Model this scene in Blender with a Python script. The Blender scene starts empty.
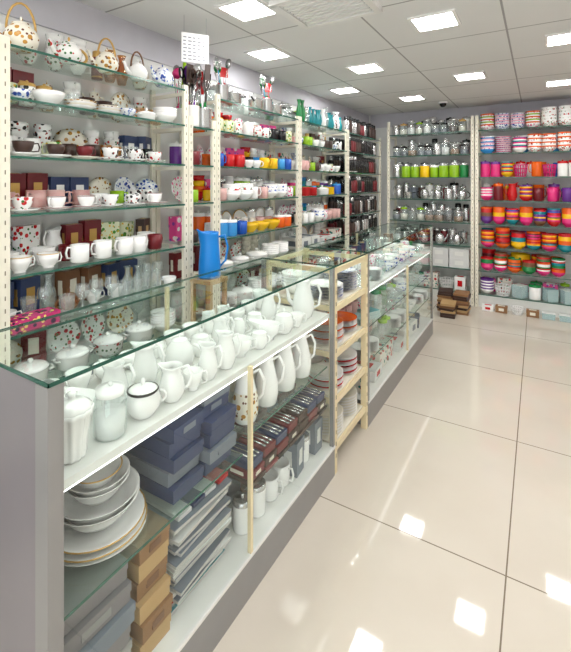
import bpy, math, random
import numpy as np
R = random.Random(23)
scene = bpy.context.scene
try:
    scene.view_settings.view_transform = 'Standard'
except Exception:
    pass
pi = math.pi

# ------------------------------------------------------------------ materials
MATS = {}
def lin(c):
    o = []
    for v in c:
        v = v/255.0
        o.append(v/12.92 if v <= .04045 else ((v+.055)/1.055)**2.4)
    return (*o, 1.0)

def newmat(name):
    m = bpy.data.materials.new(name); m.use_nodes = True
    nt = m.node_tree; nt.nodes.clear()
    out = nt.nodes.new('ShaderNodeOutputMaterial')
    MATS[name] = m
    return m, nt, out

def solid(name, col, rough=.3, metal=0.0, var=0.06):
    m, nt, out = newmat(name)
    b = nt.nodes.new('ShaderNodeBsdfPrincipled')
    b.inputs['Roughness'].default_value = rough
    b.inputs['Metallic'].default_value = metal
    tc = nt.nodes.new('ShaderNodeTexCoord')
    n = nt.nodes.new('ShaderNodeTexNoise'); n.inputs['Scale'].default_value = 9
    nt.links.new(tc.outputs['Object'], n.inputs['Vector'])
    mx = nt.nodes.new('ShaderNodeMixRGB')
    c = lin(col)
    mx.inputs[1].default_value = c
    mx.inputs[2].default_value = (c[0]*(1-2*var), c[1]*(1-2*var), c[2]*(1-2*var), 1)
    nt.links.new(n.outputs['Fac'], mx.inputs[0])
    nt.links.new(mx.outputs[0], b.inputs['Base Color'])
    nt.links.new(b.outputs[0], out.inputs[0])
    return m

def pattern(name, base, c1, c2, scale=45, t1=.30, t2=.30):
    m, nt, out = newmat(name)
    b = nt.nodes.new('ShaderNodeBsdfPrincipled'); b.inputs['Roughness'].default_value = .2
    tc = nt.nodes.new('ShaderNodeTexCoord')
    prev = None
    for i, (c, t, s) in enumerate(((c1, t1, scale), (c2, t2, scale*1.35))):
        v = nt.nodes.new('ShaderNodeTexVoronoi'); v.inputs['Scale'].default_value = s
        nt.links.new(tc.outputs['Object'], v.inputs['Vector'])
        lt = nt.nodes.new('ShaderNodeMath'); lt.operation = 'LESS_THAN'; lt.inputs[1].default_value = t
        nt.links.new(v.outputs['Distance'], lt.inputs[0])
        mx = nt.nodes.new('ShaderNodeMixRGB')
        nt.links.new(lt.outputs[0], mx.inputs[0])
        if prev is None: mx.inputs[1].default_value = lin(base)
        else: nt.links.new(prev.outputs[0], mx.inputs[1])
        mx.inputs[2].default_value = lin(c)
        prev = mx
    nt.links.new(prev.outputs[0], b.inputs['Base Color'])
    nt.links.new(b.outputs[0], out.inputs[0])

def striped(name, ca, cb, scale=60, axis='Z'):
    m, nt, out = newmat(name)
    b = nt.nodes.new('ShaderNodeBsdfPrincipled'); b.inputs['Roughness'].default_value = .35
    tc = nt.nodes.new('ShaderNodeTexCoord')
    w = nt.nodes.new('ShaderNodeTexWave'); w.bands_direction = axis; w.inputs['Scale'].default_value = scale
    w.inputs['Distortion'].default_value = 1.0
    nt.links.new(tc.outputs['Object'], w.inputs['Vector'])
    mx = nt.nodes.new('ShaderNodeMixRGB'); mx.inputs[1].default_value = lin(ca); mx.inputs[2].default_value = lin(cb)
    nt.links.new(w.outputs['Fac'], mx.inputs[0])
    nt.links.new(mx.outputs[0], b.inputs['Base Color'])
    nt.links.new(b.outputs[0], out.inputs[0])

def thin_glass(name, tint, refl=.05, graz=.75, body=0.0, bodycol=(220, 235, 230)):
    m, nt, out = newmat(name)
    tr = nt.nodes.new('ShaderNodeBsdfTransparent'); tr.inputs[0].default_value = (*tint, 1)
    gl = nt.nodes.new('ShaderNodeBsdfGlossy'); gl.inputs['Roughness'].default_value = .02
    gl.inputs[0].default_value = (.95, 1, .98, 1)
    lw = nt.nodes.new('ShaderNodeLayerWeight'); lw.inputs['Blend'].default_value = .5
    pw = nt.nodes.new('ShaderNodeMath'); pw.operation = 'POWER'; pw.inputs[1].default_value = 4.0
    nt.links.new(lw.outputs['Facing'], pw.inputs[0])
    ma = nt.nodes.new('ShaderNodeMath'); ma.operation = 'MULTIPLY_ADD'
    ma.inputs[1].default_value = graz; ma.inputs[2].default_value = refl
    nt.links.new(pw.outputs[0], ma.inputs[0])
    base = tr
    if body > 0:
        df = nt.nodes.new('ShaderNodeBsdfDiffuse'); df.inputs[0].default_value = lin(bodycol)
        m0 = nt.nodes.new('ShaderNodeMixShader'); m0.inputs[0].default_value = body
        nt.links.new(tr.outputs[0], m0.inputs[1]); nt.links.new(df.outputs[0], m0.inputs[2]); base = m0
    mx = nt.nodes.new('ShaderNodeMixShader')
    nt.links.new(ma.outputs[0], mx.inputs[0])
    nt.links.new(base.outputs[0], mx.inputs[1]); nt.links.new(gl.outputs[0], mx.inputs[2])
    nt.links.new(mx.outputs[0], out.inputs[0])

def emis(name, col, s):
    m, nt, out = newmat(name)
    e = nt.nodes.new('ShaderNodeEmission'); e.inputs[0].default_value = (*col, 1); e.inputs[1].default_value = s
    nt.links.new(e.outputs[0], out.inputs[0])

def grid_mat(name, base, dark, line, x0, sx, y0, sy, wid, rough, nscale=2.5, spec=.5):
    m, nt, out = newmat(name)
    b = nt.nodes.new('ShaderNodeBsdfPrincipled'); b.inputs['Roughness'].default_value = rough
    b.inputs['Specular IOR Level'].default_value = spec
    geo = nt.nodes.new('ShaderNodeNewGeometry')
    sep = nt.nodes.new('ShaderNodeSeparateXYZ'); nt.links.new(geo.outputs['Position'], sep.inputs[0])
    masks = []
    for ax, o, s in ((0, x0, sx), (1, y0, sy)):
        a = nt.nodes.new('ShaderNodeMath'); a.operation = 'MULTIPLY_ADD'
        a.inputs[1].default_value = 1/s; a.inputs[2].default_value = -o/s+.5
        nt.links.new(sep.outputs[ax], a.inputs[0])
        f = nt.nodes.new('ShaderNodeMath'); f.operation = 'FRACT'; nt.links.new(a.outputs[0], f.inputs[0])
        sb = nt.nodes.new('ShaderNodeMath'); sb.operation = 'SUBTRACT'; sb.inputs[1].default_value = .5
        nt.links.new(f.outputs[0], sb.inputs[0])
        ab = nt.nodes.new('ShaderNodeMath'); ab.operation = 'ABSOLUTE'; nt.links.new(sb.outputs[0], ab.inputs[0])
        lt = nt.nodes.new('ShaderNodeMath'); lt.operation = 'LESS_THAN'; lt.inputs[1].default_value = wid/s
        nt.links.new(ab.outputs[0], lt.inputs[0]); masks.append(lt)
    mx = nt.nodes.new('ShaderNodeMath'); mx.operation = 'MAXIMUM'
    nt.links.new(masks[0].outputs[0], mx.inputs[0]); nt.links.new(masks[1].outputs[0], mx.inputs[1])
    n = nt.nodes.new('ShaderNodeTexNoise'); n.inputs['Scale'].default_value = nscale; n.inputs['Detail'].default_value = 6
    nt.links.new(geo.outputs['Position'], n.inputs['Vector'])
    c0 = nt.nodes.new('ShaderNodeMixRGB'); c0.inputs[1].default_value = lin(base); c0.inputs[2].default_value = lin(dark)
    nt.links.new(n.outputs['Fac'], c0.inputs[0])
    c1 = nt.nodes.new('ShaderNodeMixRGB'); nt.links.new(mx.outputs[0], c1.inputs[0])
    nt.links.new(c0.outputs[0], c1.inputs[1]); c1.inputs[2].default_value = lin(line)
    nt.links.new(c1.outputs[0], b.inputs['Base Color'])
    nt.links.new(b.outputs[0], out.inputs[0])

grid_mat('floor_tile', (218, 210, 197), (204, 194, 179), (128, 116, 100), -.104, .96, 1.80, .965, .0028, .045, spec=.6)
grid_mat('ceiling_tile', (228, 228, 227), (222, 222, 221), (160, 159, 158), -.89, .72, 2.265, .745, .006, .8)
solid('wall_paint', (236, 236, 234), .7, var=.02)
solid('wall_lavender', (206, 204, 212), .6)
solid('cream_metal', (244, 238, 220), .4)
solid('rack_cream', (236, 220, 180), .4)
solid('slot_dark', (140, 130, 106), .6)
solid('silver', (154, 153, 152), .35, .35)
solid('laminate', (128, 123, 126), .35)
solid('white_laminate', (238, 238, 234), .3)
solid('glass_edge', (46, 100, 84), .15)
solid('glass_edge_dark', (40, 88, 74), .15)
thin_glass('pane_glass', (.95, .985, .97), .045, .5)
thin_glass('top_glass', (.86, .95, .91), .05, .5)
thin_glass('shelf_glass', (.86, .95, .915), .05, .45, .09, (214, 238, 224))
thin_glass('crystal', (.94, .97, .97), .12, .8, .15, (246, 250, 250))
thin_glass('amber_glass', (.85, .55, .22), .1, .7, .2, (190, 120, 50))
emis('light_panel', (1.0, .99, .97), 37)
emis('added_fill_glow', (1.0, .99, .97), 4)  # glow for the added fill strip inside the counters
solid('white', (250, 249, 247), .15, var=.01)
solid('ivory', (242, 237, 222), .2, var=.02)
solid('black', (22, 20, 22), .22)
solid('dark_brown', (66, 44, 36), .45)
solid('brown', (124, 84, 54), .5)
solid('gold', (214, 172, 96), .35, .4)
solid('steel', (214, 214, 214), .25, .8)
solid('red', (206, 26, 32), .25)
solid('maroon', (116, 22, 32), .3)
solid('orange', (240, 102, 20), .25)
solid('yellow', (250, 200, 20), .25)
solid('lime', (150, 196, 36), .25)
solid('green', (28, 132, 68), .25)
solid('teal', (22, 140, 150), .25)
solid('sky', (56, 150, 218), .25)
solid('bright_blue', (14, 138, 228), .3)
solid('blue', (24, 88, 190), .25)
solid('navy', (46, 62, 102), .4)
solid('slate', (118, 126, 138), .45)
solid('purple', (108, 52, 146), .25)
solid('pink', (234, 50, 130), .25)
solid('lightpink', (244, 180, 200), .3)
solid('tan', (196, 160, 110), .6)
solid('card_brown', (150, 110, 72), .7)
solid('paper', (226, 226, 224), .6)
solid('ink', (110, 110, 125), .6)
pattern('floral_red', (244, 243, 240), (196, 40, 44), (60, 110, 54), 34, .34, .26)
pattern('floral_blue', (240, 242, 246), (40, 70, 160), (110, 140, 205), 44, .38, .28)
pattern('floral_gold', (244, 238, 222), (190, 136, 50), (110, 64, 36), 34, .34, .24)
pattern('floral_pink', (246, 240, 242), (226, 90, 144), (90, 160, 90), 40, .34, .24)
pattern('geo_black', (238, 238, 236), (26, 26, 30), (150, 52, 36), 32, .34, .24)
pattern('geo_green', (230, 234, 200), (80, 142, 54), (230, 186, 44), 38, .36, .28)
pattern('squares_pink', (206, 60, 120), (60, 40, 70), (250, 220, 120), 30, .38, .3)
pattern('mixpack', (230, 225, 215), (200, 60, 60), (50, 130, 120), 20, .36, .3)
pattern('mixpack_pink', (232, 80, 150), (250, 240, 240), (130, 60, 160), 20, .36, .3)
striped('stripe_red', (240, 236, 230), (196, 40, 40))
striped('stripe_teal', (236, 240, 236), (40, 140, 150))
striped('pages', (228, 226, 220), (150, 150, 150), 160)

# ------------------------------------------------------------------ templates
class T:
    __slots__ = ('V', 'F', 'M', 'S')
    def __init__(s, V, F, M, S):
        s.V = np.array(V, dtype=float).reshape(-1, 3); s.F = F; s.M = M; s.S = S
def join(*ts):
    V = []; F = []; M = []; S = []; o = 0
    for t in ts:
        V.append(t.V); F += [tuple(i+o for i in f) for f in t.F]; M += t.M; S += t.S; o += len(t.V)
    return T(np.vstack(V), F, M, S)
def xf(t, loc=(0, 0, 0), rz=0, s=1, rx=0, ry=0):
    V = t.V*np.array(s if hasattr(s, '__len__') else (s, s, s))
    if rx:
        c, n = math.cos(rx), math.sin(rx); V = V@np.array([[1, 0, 0], [0, c, n], [0, -n, c]])
    if ry:
        c, n = math.cos(ry), math.sin(ry); V = V@np.array([[c, 0, -n], [0, 1, 0], [n, 0, c]])
    if rz:
        c, n = math.cos(rz), math.sin(rz); V = V@np.array([[c, n, 0], [-n, c, 0], [0, 0, 1]])
    return T(V+np.array(loc), t.F, t.M, t.S)
def lathe(prof, m='white', seg=16, flute=0, nf=12):
    V = []; F = []; rings = []
    for r, z in prof:
        if r < 1e-6:
            rings.append([len(V)]); V.append((0, 0, z))
        else:
            ids = []
            for i in range(seg):
                a = 2*pi*i/seg
                rr = r*(1+flute*math.cos(nf*a)) if flute else r
                ids.append(len(V)); V.append((rr*math.cos(a), rr*math.sin(a), z))
            rings.append(ids)
    for a, b in zip(rings[:-1], rings[1:]):
        if len(a) == 1 and len(b) == 1: continue
        for i in range(seg):
            j = (i+1) % seg
            if len(a) == 1: F.append((a[0], b[j], b[i]))
            elif len(b) == 1: F.append((a[i], a[j], b[0]))
            else: F.append((a[i], a[j], b[j], b[i]))
    return T(V, F, [m]*len(F), [True]*len(F))
def shell(pts, t):
    z0 = pts[0][1]
    inner = [(max(r-t, .0005), max(z, z0+t)) for r, z in reversed(pts[1:])]
    return [(0, z0)]+pts+inner+[(0, z0+t)]
def sc(pts, r, h): return [(a*r, b*h) for a, b in pts]
def tube(pts, rad, m='white', seg=6, cap=True):
    P = [np.array(p, float) for p in pts]; n = len(P)
    rads = rad if hasattr(rad, '__len__') else [rad]*n
    V = []; F = []; ref = None
    for i in range(n):
        t = P[min(i+1, n-1)]-P[max(i-1, 0)]; t = t/(np.linalg.norm(t)+1e-9)
        if ref is None:
            ref = np.array([0, 1, 0.]) if abs(t[1]) < .9 else np.array([1., 0, 0])
        u = ref-t*np.dot(ref, t); u /= np.linalg.norm(u)+1e-9; ref = u
        w = np.cross(t, u)
        for k in range(seg):
            a = 2*pi*k/seg; V.append(P[i]+rads[i]*(math.cos(a)*u+math.sin(a)*w))
    for i in range(n-1):
        for k in range(seg):
            l = (k+1) % seg
            F.append((i*seg+k, i*seg+l, (i+1)*seg+l, (i+1)*seg+k))
    if cap:
        F.append(tuple(range(seg))[::-1]); F.append(tuple((n-1)*seg+k for k in range(seg)))
    return T(V, F, [m]*len(F), [True]*len(F))
def box(x0, x1, y0, y1, z0, z1, m):
    V = [(x0, y0, z0), (x1, y0, z0), (x1, y1, z0), (x0, y1, z0), (x0, y0, z1), (x1, y0, z1), (x1, y1, z1), (x0, y1, z1)]
    F = [(3, 2, 1, 0), (4, 5, 6, 7), (0, 1, 5, 4), (1, 2, 6, 5), (2, 3, 7, 6), (3, 0, 4, 7)]
    return T(V, F, [m]*6, [False]*6)
def plane_t(pts, m):
    return T(pts, [(0, 1, 2, 3)], [m], [False])
def arc(cx, cz, rx, rz, a0, a1, n=7):
    return [(cx+rx*math.cos(a0+(a1-a0)*i/(n-1)), 0, cz+rz*math.sin(a0+(a1-a0)*i/(n-1))) for i in range(n)]

class B:
    def __init__(s): s.V = []; s.F = []; s.M = []; s.S = []; s.o = 0
    def add(s, t, loc=(0, 0, 0), rz=0, sc_=1, rx=0, ry=0):
        t = xf(t, loc, rz, sc_, rx, ry)
        s.V.append(t.V); o = s.o
        s.F += [tuple(i+o for i in f) for f in t.F]; s.M += t.M; s.S += t.S; s.o += len(t.V)
        return s
    def build(s, name, parent=None):
        if not s.V: return None
        V = np.vstack(s.V)
        c = np.array([(V[:, 0].min()+V[:, 0].max())/2, (V[:, 1].min()+V[:, 1].max())/2, V[:, 2].min()])
        me = bpy.data.meshes.new(name); me.from_pydata((V-c).tolist(), [], s.F)
        names = sorted(set(s.M)); ix = {n: i for i, n in enumerate(names)}
        for n in names: me.materials.append(MATS[n])
        me.polygons.foreach_set('material_index', [ix[m] for m in s.M])
        me.polygons.foreach_set('use_smooth', s.S)
        me.update()
        ob = bpy.data.objects.new(name, me); ob.location = c.tolist()
        scene.collection.objects.link(ob)
        if parent: ob.parent = parent
        return ob
def obj(name, *ts, parent=None):
    b = B()
    for t in ts: b.add(t)
    return b.build(name, parent)
def empty(name):
    e = bpy.data.objects.new(name, None); scene.collection.objects.link(e); e.empty_display_size = .1
    return e

# --- items
CUP = [(.5, 0), (.52, .05), (.45, .08), (.72, .28), (.9, .6), (1, 1)]
def handle(r, h, m, th=.005, out=.45, seg=6):
    return tube([(r*.88, 0, h*.85), (r*(1+out*.7), 0, h*.9), (r*(1+out), 0, h*.62), (r*(1+out*.8), 0, h*.33), (r*.72, 0, h*.25)], th, m, seg)
def rimring(r, z, m='gold', seg=16):
    return lathe([(r-.0022, z+.0004), (r+.0008, z+.0006), (r+.0008, z-.0022)], m, seg)
def cup(m='white', r=.042, h=.06, seg=16, hm=None, rim=None):
    p = [lathe(shell(sc(CUP, r, h), .003), m, seg), handle(r, h, hm or m, .0035)]
    if rim: p.append(rimring(r, h, rim, seg))
    return join(*p)
def cupstack(cols, n=3, r=.042, h=.06):
    return join(*[xf(cup(cols[i % len(cols)], r, h), (0, 0, i*h*.62), i*.35) for i in range(n)])
def saucer(m, r=.07, seg=18, rim=None):
    p = [lathe(shell([(r*.4, 0), (r*.45, .004), (r*.8, .008), (r, .016)], .003), m, seg)]
    if rim: p.append(rimring(r, .016, rim, seg))
    return join(*p)
def cupsaucer(m='white', m2=None, rim=None):
    return join(saucer(m2 or m, rim=rim), xf(cup(m, rim=rim), (0, 0, .006)))
def mug(m='white', r=.04, h=.09, inner=None):
    return join(lathe(shell([(r*.85, 0), (r, .08*h), (r, .5*h), (r*1.02, h)], .004), m, 16), handle(r, h, m, .005, .6))
BOWL = [(.4, 0), (.42, .06), (.7, .3), (.92, .65), (1, 1)]
def bowl(m='white', r=.065, h=.055, seg=18): return lathe(shell(sc(BOWL, r, h), .003), m, seg)
def bowlstack(cols, n=5, r=.07, h=.055, dz=.016):
    return join(*[xf(bowl(cols[i % len(cols)], r, h), (0, 0, i*dz)) for i in range(n)])
def platestack(cols, n=8, r=.09, dz=.008, seg=20):
    return join(*[xf(lathe(shell([(r*.55, 0), (r*.62, .002), (r*.68, .006), (r, .014)], .003), cols[i % len(cols)], seg), (0, 0, i*dz)) for i in range(n)])
def plate_up(m='white', r=.085, rim=None):
    q = [lathe(shell([(r*.55, 0), (r*.62, .002), (r*.68, .006), (r, .014)], .003), m, 24)]
    if rim: q.append(lathe([(r*.9, .0145), (r*1.005, .0155), (r*1.005, .0125)], rim, 24))
    t = xf(join(*q), ry=-pi/2+.2)
    t.V[:, 2] -= t.V[:, 2].min(); t.V[:, 0] -= (t.V[:, 0].max()+t.V[:, 0].min())/2
    return xf(t, rz=-pi/2)
def lid(r, m, kn='white', h=.25, z=0):
    return xf(join(lathe([(r, 0), (r*1.02, .003), (r*.85, r*h*.6), (r*.4, r*h), (0, r*h*1.08)], m, 18),
                   lathe([(r*.08, r*h), (r*.1, r*h+.004), (r*.18, r*h+.012), (r*.12, r*h+.02), (0, r*h+.022)], kn, 10)), (0, 0, z))
POT = [(.55, 0), (.6, .03), (.9, .25), (1, .5), (.88, .78), (.6, .96), (.55, 1)]
def teapot(m='white', r=.065, h=.09, bail=None, kn=None, seg=20):
    p = [lathe([(0, 0)]+sc(POT, r, h)+[(0, h)], m, seg), lid(r*.55, m, kn or m, .35, h),
         tube([(-r*.8, 0, h*.3), (-r*1.25, 0, h*.5), (-r*1.5, 0, h*.85), (-r*1.7, 0, h*1.0)], [r*.26, r*.2, r*.13, r*.11], m, 8)]
    if bail:
        p.append(tube(arc(0, h*.75, r*.8, h*1.1, .05, pi-.05, 11), .0045, bail, 6))
    else:
        p.append(tube(arc(r*.85, h*.52, r*.75, h*.36, pi*.45, -pi*.5, 9), .006, kn or m, 6))
    return join(*p)
def spouted(t, h, k=.5, z0=.75):
    V = t.V.copy()
    for v in V:
        if v[2] > z0*h:
            rr = math.hypot(v[0], v[1])
            if rr > 1e-5:
                c = -v[0]/rr
                if c > 0:
                    f = (c**6)*((v[2]/h-z0)/(1-z0)); v[0] -= rr*k*f; v[2] += h*.08*f
    return T(V, t.F, t.M, t.S)
JUG = [(.6, 0), (.66, .02), (.95, .22), (1, .38), (.85, .62), (.66, .8), (.7, .93), (.78, 1)]
def jug(m='white', r=.05, h=.12, seg=20):
    return join(spouted(lathe(shell(sc(JUG, r, h), .003), m, seg), h, .55),
                tube([(r*.62, 0, h*.9), (r*1.2, 0, h*.97), (r*1.5, 0, h*.72), (r*1.3, 0, h*.42), (r*.9, 0, h*.32)], .0055, m, 7))
def straightjug(m='white', r=.05, h=.2, seg=22, dec=None):
    p = [spouted(lathe(shell(sc([(.9, 0), (1, .03), (.97, .3), (.85, .7), (.8, .95), (.84, 1)], r, h), .004), m, seg), h, .45, .8),
         tube([(r*.8, 0, h*.88), (r*1.4, 0, h*.92), (r*1.7, 0, h*.65), (r*1.5, 0, h*.35), (r*.95, 0, h*.22)], .0065, m, 7)]
    return join(*p)
def bellyjug(m='white', r=.055, h=.19, dec=None):
    p = [spouted(lathe(shell(sc([(.75, 0), (.85, .03), (1, .25), (.97, .45), (.7, .75), (.55, .9), (.6, 1)], r, h), .004), m, 24), h, .6, .8),
         tube([(r*.55, 0, h*.9), (r*1.1, 0, h*.95), (r*1.5, 0, h*.72), (r*1.4, 0, h*.45), (r*.95, 0, h*.35)], .0065, m, 7)]
    if dec: p.append(lathe(sc([(.95, .12), (1.015, .25), (.99, .45), (.85, .6)], r, h), dec, 24))
    return join(*p)
def coffeepot(m='white', r=.055, h=.18):
    return join(lathe([(0, 0)]+sc([(.7, 0), (.78, .02), (1, .25), (.95, .45), (.68, .8), (.6, .93), (.64, 1)], r, h)+[(0, h)], m, 24),
                lid(r*.66, m, m, .5, h),
                tube([(-r*.85, 0, h*.35), (-r*1.3, 0, h*.5), (-r*1.45, 0, h*.78), (-r*1.75, 0, h*.95)], [r*.24, r*.18, r*.13, r*.1], m, 8),
                tube([(r*.6, 0, h*.88), (r*1.3, 0, h*.92), (r*1.65, 0, h*.65), (r*1.45, 0, h*.32), (r*.95, 0, h*.25)], .0065, m, 7))
def sugarbowl(m='white', r=.05, h=.07, rim=None):
    p = [lathe([(0, 0)]+sc([(.6, 0), (.66, .04), (.98, .4), (1, .7), (.82, 1)], r, h), m, 22), lid(r*.84, m, m, .35, h)]
    for s in (1, -1):
        q = tube(arc(r*.95, h*.62, r*.35, h*.25, pi/2, -pi/2, 6), .004, m, 6)
        p.append(xf(q, (0, 0, 0), 0 if s == 1 else pi))
    if rim: p.append(lathe([(r*.84, h-.001), (r*.9, h+.003), (r*.84, h+.007)], rim, 22))
    return join(*p)
def gravy(m='white'):
    t = spouted(lathe(shell(sc([(.45, 0), (.42, .12), (.8, .4), (1, 1)], .045, .07), .003), m, 20), .07, .9, .4)
    return join(T(t.V*np.array([1.2, .8, 1]), t.F, t.M, t.S), tube([(.044, 0, .062), (.072, 0, .075), (.072, 0, .045), (.038, 0, .03)], .0045, m, 6))
def goblet(m='crystal', r=.035, h=.14):
    return lathe([(0, 0), (r*.85, 0), (r*.8, .003), (r*.14, .01), (r*.11, h*.4), (r*.3, h*.46), (r*.9, h*.62), (r, h*.78), (r*.85, h)], m, 14)
def tumbler(m='crystal', r=.034, h=.1): return lathe([(0, .004), (r*.8, 0), (r*.85, .004), (r, h)], m, 14)
def jar(m='crystal', lidm='steel', r=.045, h=.12, fill=None):
    p = [lathe([(0, 0), (r*.9, 0), (r, .01), (r, h*.78), (r*.8, h*.9)], m, 16),
         lathe([(r*.86, h*.86), (r*.88, h*.87), (r*.88, h*.99), (r*.3, h*1.03), (0, h*1.03)], lidm, 16),
         lathe([(r*.1, h*1.03), (r*.2, h*1.09), (0, h*1.12)], lidm, 8)]
    if fill: p.append(lathe([(0, .004), (r*.9, .004), (r*.93, h*.5), (0, h*.52)], fill, 12))
    return join(*p)
def canister(m='lime', lidm='steel', r=.045, h=.13):
    return join(lathe([(0, 0), (r*.97, 0), (r, .005), (r, h*.85), (r*.98, h*.86)], m, 18),
                lathe([(r*1.03, h*.84), (r*1.03, h*.97), (r*.9, h), (0, h)], lidm, 18),
                lathe([(r*.15, h), (r*.22, h+.01), (0, h+.016)], lidm, 8))
def thermos(m='black', c='steel', r=.035, h=.2):
    return join(lathe([(0, 0), (r*.95, 0), (r, .006), (r, h*.68), (r*.75, h*.76), (r*.75, h*.78)], m, 14),
                lathe([(r*.8, h*.77), (r*.82, h*.79), (r*.78, h*.97), (r*.6, h), (0, h)], c, 14),
                lathe([(r*1.01, h*.05), (r*1.02, h*.08), (r*1.01, h*.1)], c, 14))
def casserole(m='white', r=.09, h=.07, lm=None):
    p = [lathe([(0, 0)]+sc([(.8, 0), (.95, .12), (1, .9), (1.04, 1)], r, h), m, 22), lid(r*1.0, lm or m, lm or m, .3, h)]
    for a in (0, pi):
        p.append(xf(tube([(r*.98, -.025, h*.8), (r*1.2, -.018, h*.82), (r*1.2, .018, h*.82), (r*.98, .025, h*.8)], .005, m, 6), (0, 0, 0), a))
    return join(*p)
def cookpot(m='yellow', r=.06, h=.08):
    return join(lathe(shell(sc([(.9, 0), (1, .06), (1, .95), (1.05, 1)], r, h), .004), m, 18),
                tube([(r, 0, h*.8), (r*1.8, 0, h*.95), (r*2.4, 0, h)], [.006, .008, .007], 'black', 6))
def vase(m='crystal', r=.04, h=.2):
    return lathe(shell(sc([(.6, 0), (.7, .05), (1, .3), (.9, .5), (.45, .78), (.5, .9), (.75, 1)], r, h), .003), m, 18)
def planter(m='white'):
    b = lathe(shell([(.03, 0), (.034, .008), (.036, .05), (.045, .105), (.049, .11), (.049, .12)], .004), m, 72, .045, 12)
    l = lathe([(.046, .12), (.047, .125), (.03, .138), (.012, .142), (.008, .15), (.013, .158), (0, .164)], m, 32, .03, 12)
    return join(b, l)
def prodbox(w, d, h, m, label=None, lip=True):
    p = [box(-w/2, w/2, -d/2, d/2, 0, h, m)]
    if lip: p.append(box(-w/2-.002, w/2+.002, -d/2-.002, d/2+.002, h*.55, h+.002, m))
    if label:
        p.append(box(-w*.22, w*.22, -d/2-.003, d/2+.003, h*.3, h*.75, label))
        p.append(box(-w/2-.003, w/2+.003, -d*.2, d*.2, h*.3, h*.75, label))
        p.append(box(-w*.3, w*.3, -d*.25, d*.25, h, h+.0035, label))
    return join(*p)
def basket(m='orange', r=.08, h=.07):
    p = []
    for i in range(16):
        a = 2*pi*i/16
        p.append(tube([(r*.75*math.cos(a), r*.75*math.sin(a), 0), (r*math.cos(a), r*math.sin(a), h)], .004, m, 4))
    for z, k in ((0.004, .76), (h*.35, .85), (h*.68, .93), (h, 1)):
        p.append(lathe([(r*k-.004, z-.004), (r*k+.004, z-.004), (r*k+.004, z+.004), (r*k-.004, z+.004), (r*k-.004, z-.004)], m, 16))
    p.append(lathe([(0, .002), (r*.74, .002)], m, 16))
    return join(*p)
def spatula(hm='black', bm='steel', L=.3, kind=0):
    p = [tube([(0, 0, 0), (0, 0, L*.4)], [.008, .007], hm, 6), tube([(0, 0, L*.38), (0, 0, L*.72)], .0028, bm, 5)]
    if kind == 0: p.append(join(box(-.03, .03, -.0015, .0015, L*.7, L, bm)))
    elif kind == 1:
        t = lathe(shell(sc(BOWL, .035, .03), .002), bm, 12); p.append(xf(t, (0, .015, L*.88), 0, 1, pi/2))
    elif kind == 2:
        for k in range(5):
            a = pi*k/5; p.append(tube([(math.cos(a)*x*.028, math.sin(a)*x*.028, L*.7+z*L*.3) for x, z in ((0, 0), (.8, .35), (1, .7), (0, 1), (-1, .7), (-.8, .35), (0, 0))], .0015, 'steel', 4))
    elif kind == 4:   # scissors / tongs, handle loops up
        p = [tube([(0, 0, 0), (0, 0, L*.7)], [.003, .006], 'steel', 6)]
        for s in (1, -1):
            p.append(tube([(s*.018+.016*math.cos(a), 0, L*.84+.032*math.sin(a)) for a in [2*pi*i/9 for i in range(10)]], .005, hm, 6))
            p.append(tube([(0, 0, L*.66), (s*.012, 0, L*.76)], .005, hm, 6))
    elif kind == 5:   # knife, handle up
        p = [tube([(0, 0, L*.6), (0, 0, L)], [.009, .011], hm, 6), box(-.016, .012, -.001, .001, 0, L*.6, 'steel')]
    else:
        t = lathe([(0, -.004), (.025, 0), (0, .004)], bm, 12); p.append(xf(t, (0, 0, L*.86), 0, (1, 1.6, 1), pi/2))
    return join(*p)
def utensil_holder(hm, cols, n=6, kinds=(0, 1, 2, 3), lo=.26, hi=.34, tilt=.17):
    p = [lathe(shell([(.045, 0), (.05, .01), (.05, .12), (.053, .125)], .004), hm, 16)]
    for i in range(n):
        a = 2*pi*i/n; c = R.choice(cols)
        p.append(xf(spatula(c, R.choice(['steel', c, 'steel', 'dark_brown']), R.uniform(lo, hi), R.choice(kinds)), (.015*math.cos(a), .015*math.sin(a), .008), R.uniform(0, pi), 1, -tilt*math.sin(a), tilt*math.cos(a)))
    return join(*p)

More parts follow.
